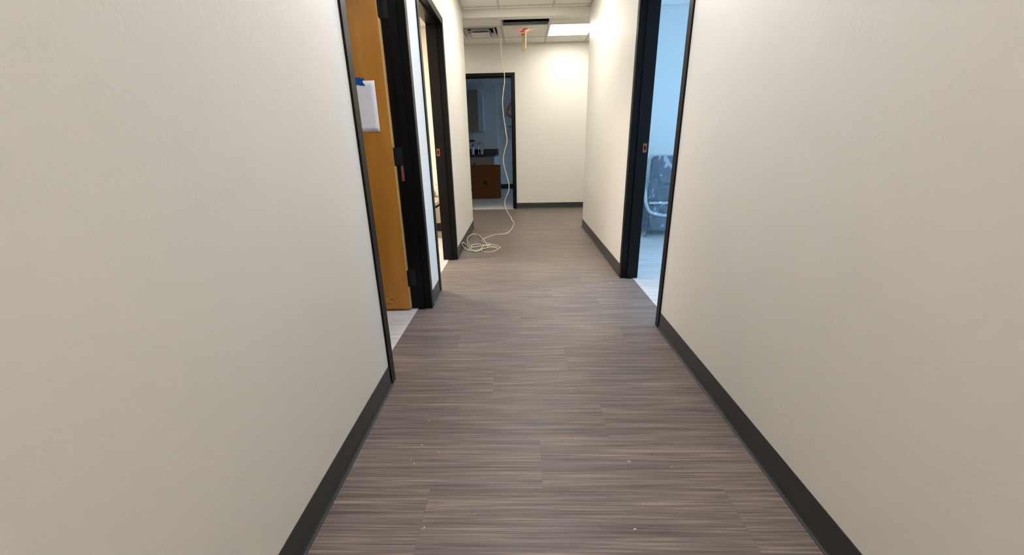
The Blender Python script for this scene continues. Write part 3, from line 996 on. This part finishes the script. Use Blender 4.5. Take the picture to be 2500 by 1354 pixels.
pr = rounded_rect(0.25, 0.425, 0.915, 0.055)
MB().prism([(x, 0.012 + 0.04 * (0.92 - z), z) for x, z in pr], [(x, 0.075 + 0.04 * (0.92 - z), z) for x, z in pr]).build('backrest', SLATE, chr_, bevel=0.012, seg=3)
MB().box(-0.085, -0.015, 0.006, 0.022, 0.595, 0.622).build('hand_slot', DARK, chr_)
MB().box(-0.255, 0.255, 0.06, 0.52, 0.365, 0.445).build('seat', SLATE, chr_, bevel=0.03, seg=3)
MB().box(-0.235, 0.235, 0.03, 0.50, 0.055, 0.362).build('skirt', SLATE, chr_, bevel=0.03, seg=3)
MB().box(-0.245, 0.245, 0.005, 0.030, 0.385, 0.408).build('back_rail', GREYRAIL, chr_, bevel=0.005)
MB().tube(smooth_path([(-0.285, 0.10, 0.60), (-0.283, 0.05, 0.50), (-0.275, 0.02, 0.39), (-0.225, 0.008, 0.295), (-0.10, 0.004, 0.258), (0.0, 0.004, 0.25), (0.10, 0.004, 0.258), (0.225, 0.008, 0.295), (0.275, 0.02, 0.39), (0.283, 0.05, 0.50), (0.285, 0.10, 0.60)], 4), 0.019, 10) \
    .build('lower_rail', GREYRAIL, chr_, smooth=True)
for sx in (-1, 1):
    for y in (0.05, 0.48):
        MB().tube([(sx * 0.24, y, 0.38), (sx * 0.25, y + (-0.02 if y < 0.2 else 0.02), 0.0)], [0.016, 0.012], 8).build('leg', SLATE, chr_, smooth=True)
# film: closed-top sleeve of clear plastic with folds, its hem hanging near the floor
b = MB()
N, K = 96, 40
rnd = random.Random(11)
ph = [rnd.uniform(0, 6.28) for _ in range(8)]
for j in range(K + 1):
    v = j / K
    z = 0.035 + (0.928 - 0.035) * v
    for i in range(N):
        a = 2 * math.pi * i / N
        ca, sa = math.cos(a), math.sin(a)
        px_ = abs(ca) ** 0.35 * (1 if ca > 0 else -1)
        py_ = abs(sa) ** 0.35 * (1 if sa > 0 else -1)
        back = 0.52 if z < 0.66 else 0.52 - 0.40 * min(1, (z - 0.66) / 0.22)
        hx, y0, y1 = 0.268 + 0.055 * (1 - v) ** 1.5, -0.022 - (0.05 + 0.09 * max(0, ca + 0.6)) * (1 - v) ** 2, min(0.54, back + 0.03)
        if v > 0.93:
            hx -= (v - 0.93) * 0.55
        fold = 0.010 * math.sin(5 * a + 9 * v + ph[0]) + 0.007 * math.sin(11 * a - 16 * v + ph[1]) + 0.005 * math.sin(23 * a + 25 * v + ph[2]) + 0.004 * math.sin(17 * a - 40 * v + ph[3])
        fold *= (0.6 + 1.1 * (1 - v))
        x = px_ * (hx + fold)
        y = (y0 + y1) / 2 + py_ * ((y1 - y0) / 2 + fold)
        zz = z + (0.03 * math.sin(2 * a + ph[4]) + 0.012 * math.sin(7 * a)) * (1 - v) ** 4
        b.v.append((x, y, max(0.004, zz)))
for j in range(K):
    for i in range(N):
        k = (i + 1) % N
        b.f.append([j * N + i, j * N + k, j * N + N + k, j * N + N + i])
b.f.append([K * N + i for i in range(N)])
o = b.build('plastic_film', FILM, chr_, smooth=True)
o['label'] = 'crinkled clear plastic film'

# ------------------------------------------------------------------ second left room: exam chair glimpsed by the door
ex = empty('exam_chair', (-1.10, 4.75, 0))
tag(ex, 'white and tan padded exam chair glimpsed through second left doorway', 'chair')
MB().box(-0.30, 0.105, 0.16, 0.30, 0.47, 0.79).build('back_shell', PLASTICWHITE, ex, bevel=0.02, seg=3)
MB().box(-0.28, 0.02, 0.05, 0.155, 0.475, 0.56).build('arm_pad', TAN, ex, bevel=0.012)
MB().tube([(0.04, 0.12, 0.625), (0.095, 0.08, 0.628)], 0.009, 8).build('lever', WHITEMETAL, ex, smooth=True)
MB().box(-0.32, 0.13, -0.28, 0.15, 0.415, 0.468).build('seat_cushion', TAN, ex, bevel=0.02, seg=3)
MB().box(-0.31, 0.12, -0.27, 0.15, 0.395, 0.413).build('seat_frame', DARK, ex)
MB().lathe([(0.20, 0.0), (0.20, 0.03), (0.06, 0.05), (0.05, 0.394)], -0.22, -0.02, 20).build('pedestal', WHITEMETAL, ex, smooth=True)

# ------------------------------------------------------------------ debris on the corridor floor
deb = [(1082, 947, 4, 'w', 'tiny white crumb on the floor near the first left door frame foot'),
       (1047, 1026, 7, 'y', 'pale crumb left of centre, farthest of the crumbs beside the near left base'),
       (1030, 1086, 9, 'y', 'pale flake near the left base, between two smaller crumbs'),
       (1072, 1105, 4, 'y', 'tiny crumb just right of the pale flake by the left base'),
       (1011, 1131, 7, 'y', 'upright pale sliver nearest the left baseboard'),
       (1003, 1121, 5, 'y', 'tiny crumb touching above the upright pale sliver by the left base'),
       (1158, 1254, 6, 'y', 'round pale crumb low in view left of centre'),
       (1035, 1288, 9, 'y', 'curled pale sliver lowest in view on the left'),
       (1357, 1137, 6, 'w', 'white crumb alone just right of the centre plank joint'),
       (1535, 1126, 15, 'y', 'long pale splinter on the right half of the floor'),
       (1591, 1109, 6, 'd', 'round brown pellet right of the long pale splinter'),
       (1640, 1140, 4, 'w', 'tiny white speck right of the brown pellet'),
       (1550, 1291, 8, 'y', 'curled grey sliver lowest in view on the right'),
       (1571, 1229, 4, 'w', 'tiny white speck above the curled grey sliver'),
       (1389, 631, 9, 'd', 'black speck on the far floor before the right wall'),
       (1303, 577, 12, 'w', 'white chip on the far floor beyond the cable coil'),
       (1271, 671, 8, 'w', 'tiny white crumb mid corridor, nearer of the pair between doorways'),
       (1292, 658, 7, 'w', 'tiny white crumb mid corridor, farther of the pair between doorways'),
       (1490, 690, 14, 'w', 'pale smear of plaster in front of the right door jamb'),
       (1530, 697, 8, 'w', 'small white crumb beside the smear at the right door jamb')]
for px, py, mm, c, lab in deb:
    p = ground(px, py)
    r = mm / 1000.0 * 0.75
    L_, Wd, Hh = r * random.uniform(0.6, 1.0), r * (0.10 if mm == 15 else random.uniform(0.2, 0.4)), r * random.uniform(0.15, 0.3)
    an = random.uniform(-0.6, 0.9)
    b = MB()
    ring0, ring1 = [], []
    n = 7
    for k in range(n):
        a = 2 * math.pi * k / n
        q = random.uniform(0.75, 1.1)
        x, y = L_ * math.cos(a) * q, Wd * math.sin(a) * q
        x, y = x * math.cos(an) - y * math.sin(an), x * math.sin(an) + y * math.cos(an)
        ring0.append((x, y, 0.0002))
        ring1.append((x * 0.6, y * 0.6, Hh))
    o = b.prism(ring0, ring1).build('dark_grit' if c == 'd' else 'plaster_crumb', CRUMBDARK if c == 'd' else CRUMB)
    o.location = (p.x, p.y, 0.0)
    if c == 'd':
        tag(o, lab, 'debris', 'dark grit on the corridor floor')
    else:
        tag(o, lab, 'debris', 'plaster crumbs on the corridor floor')
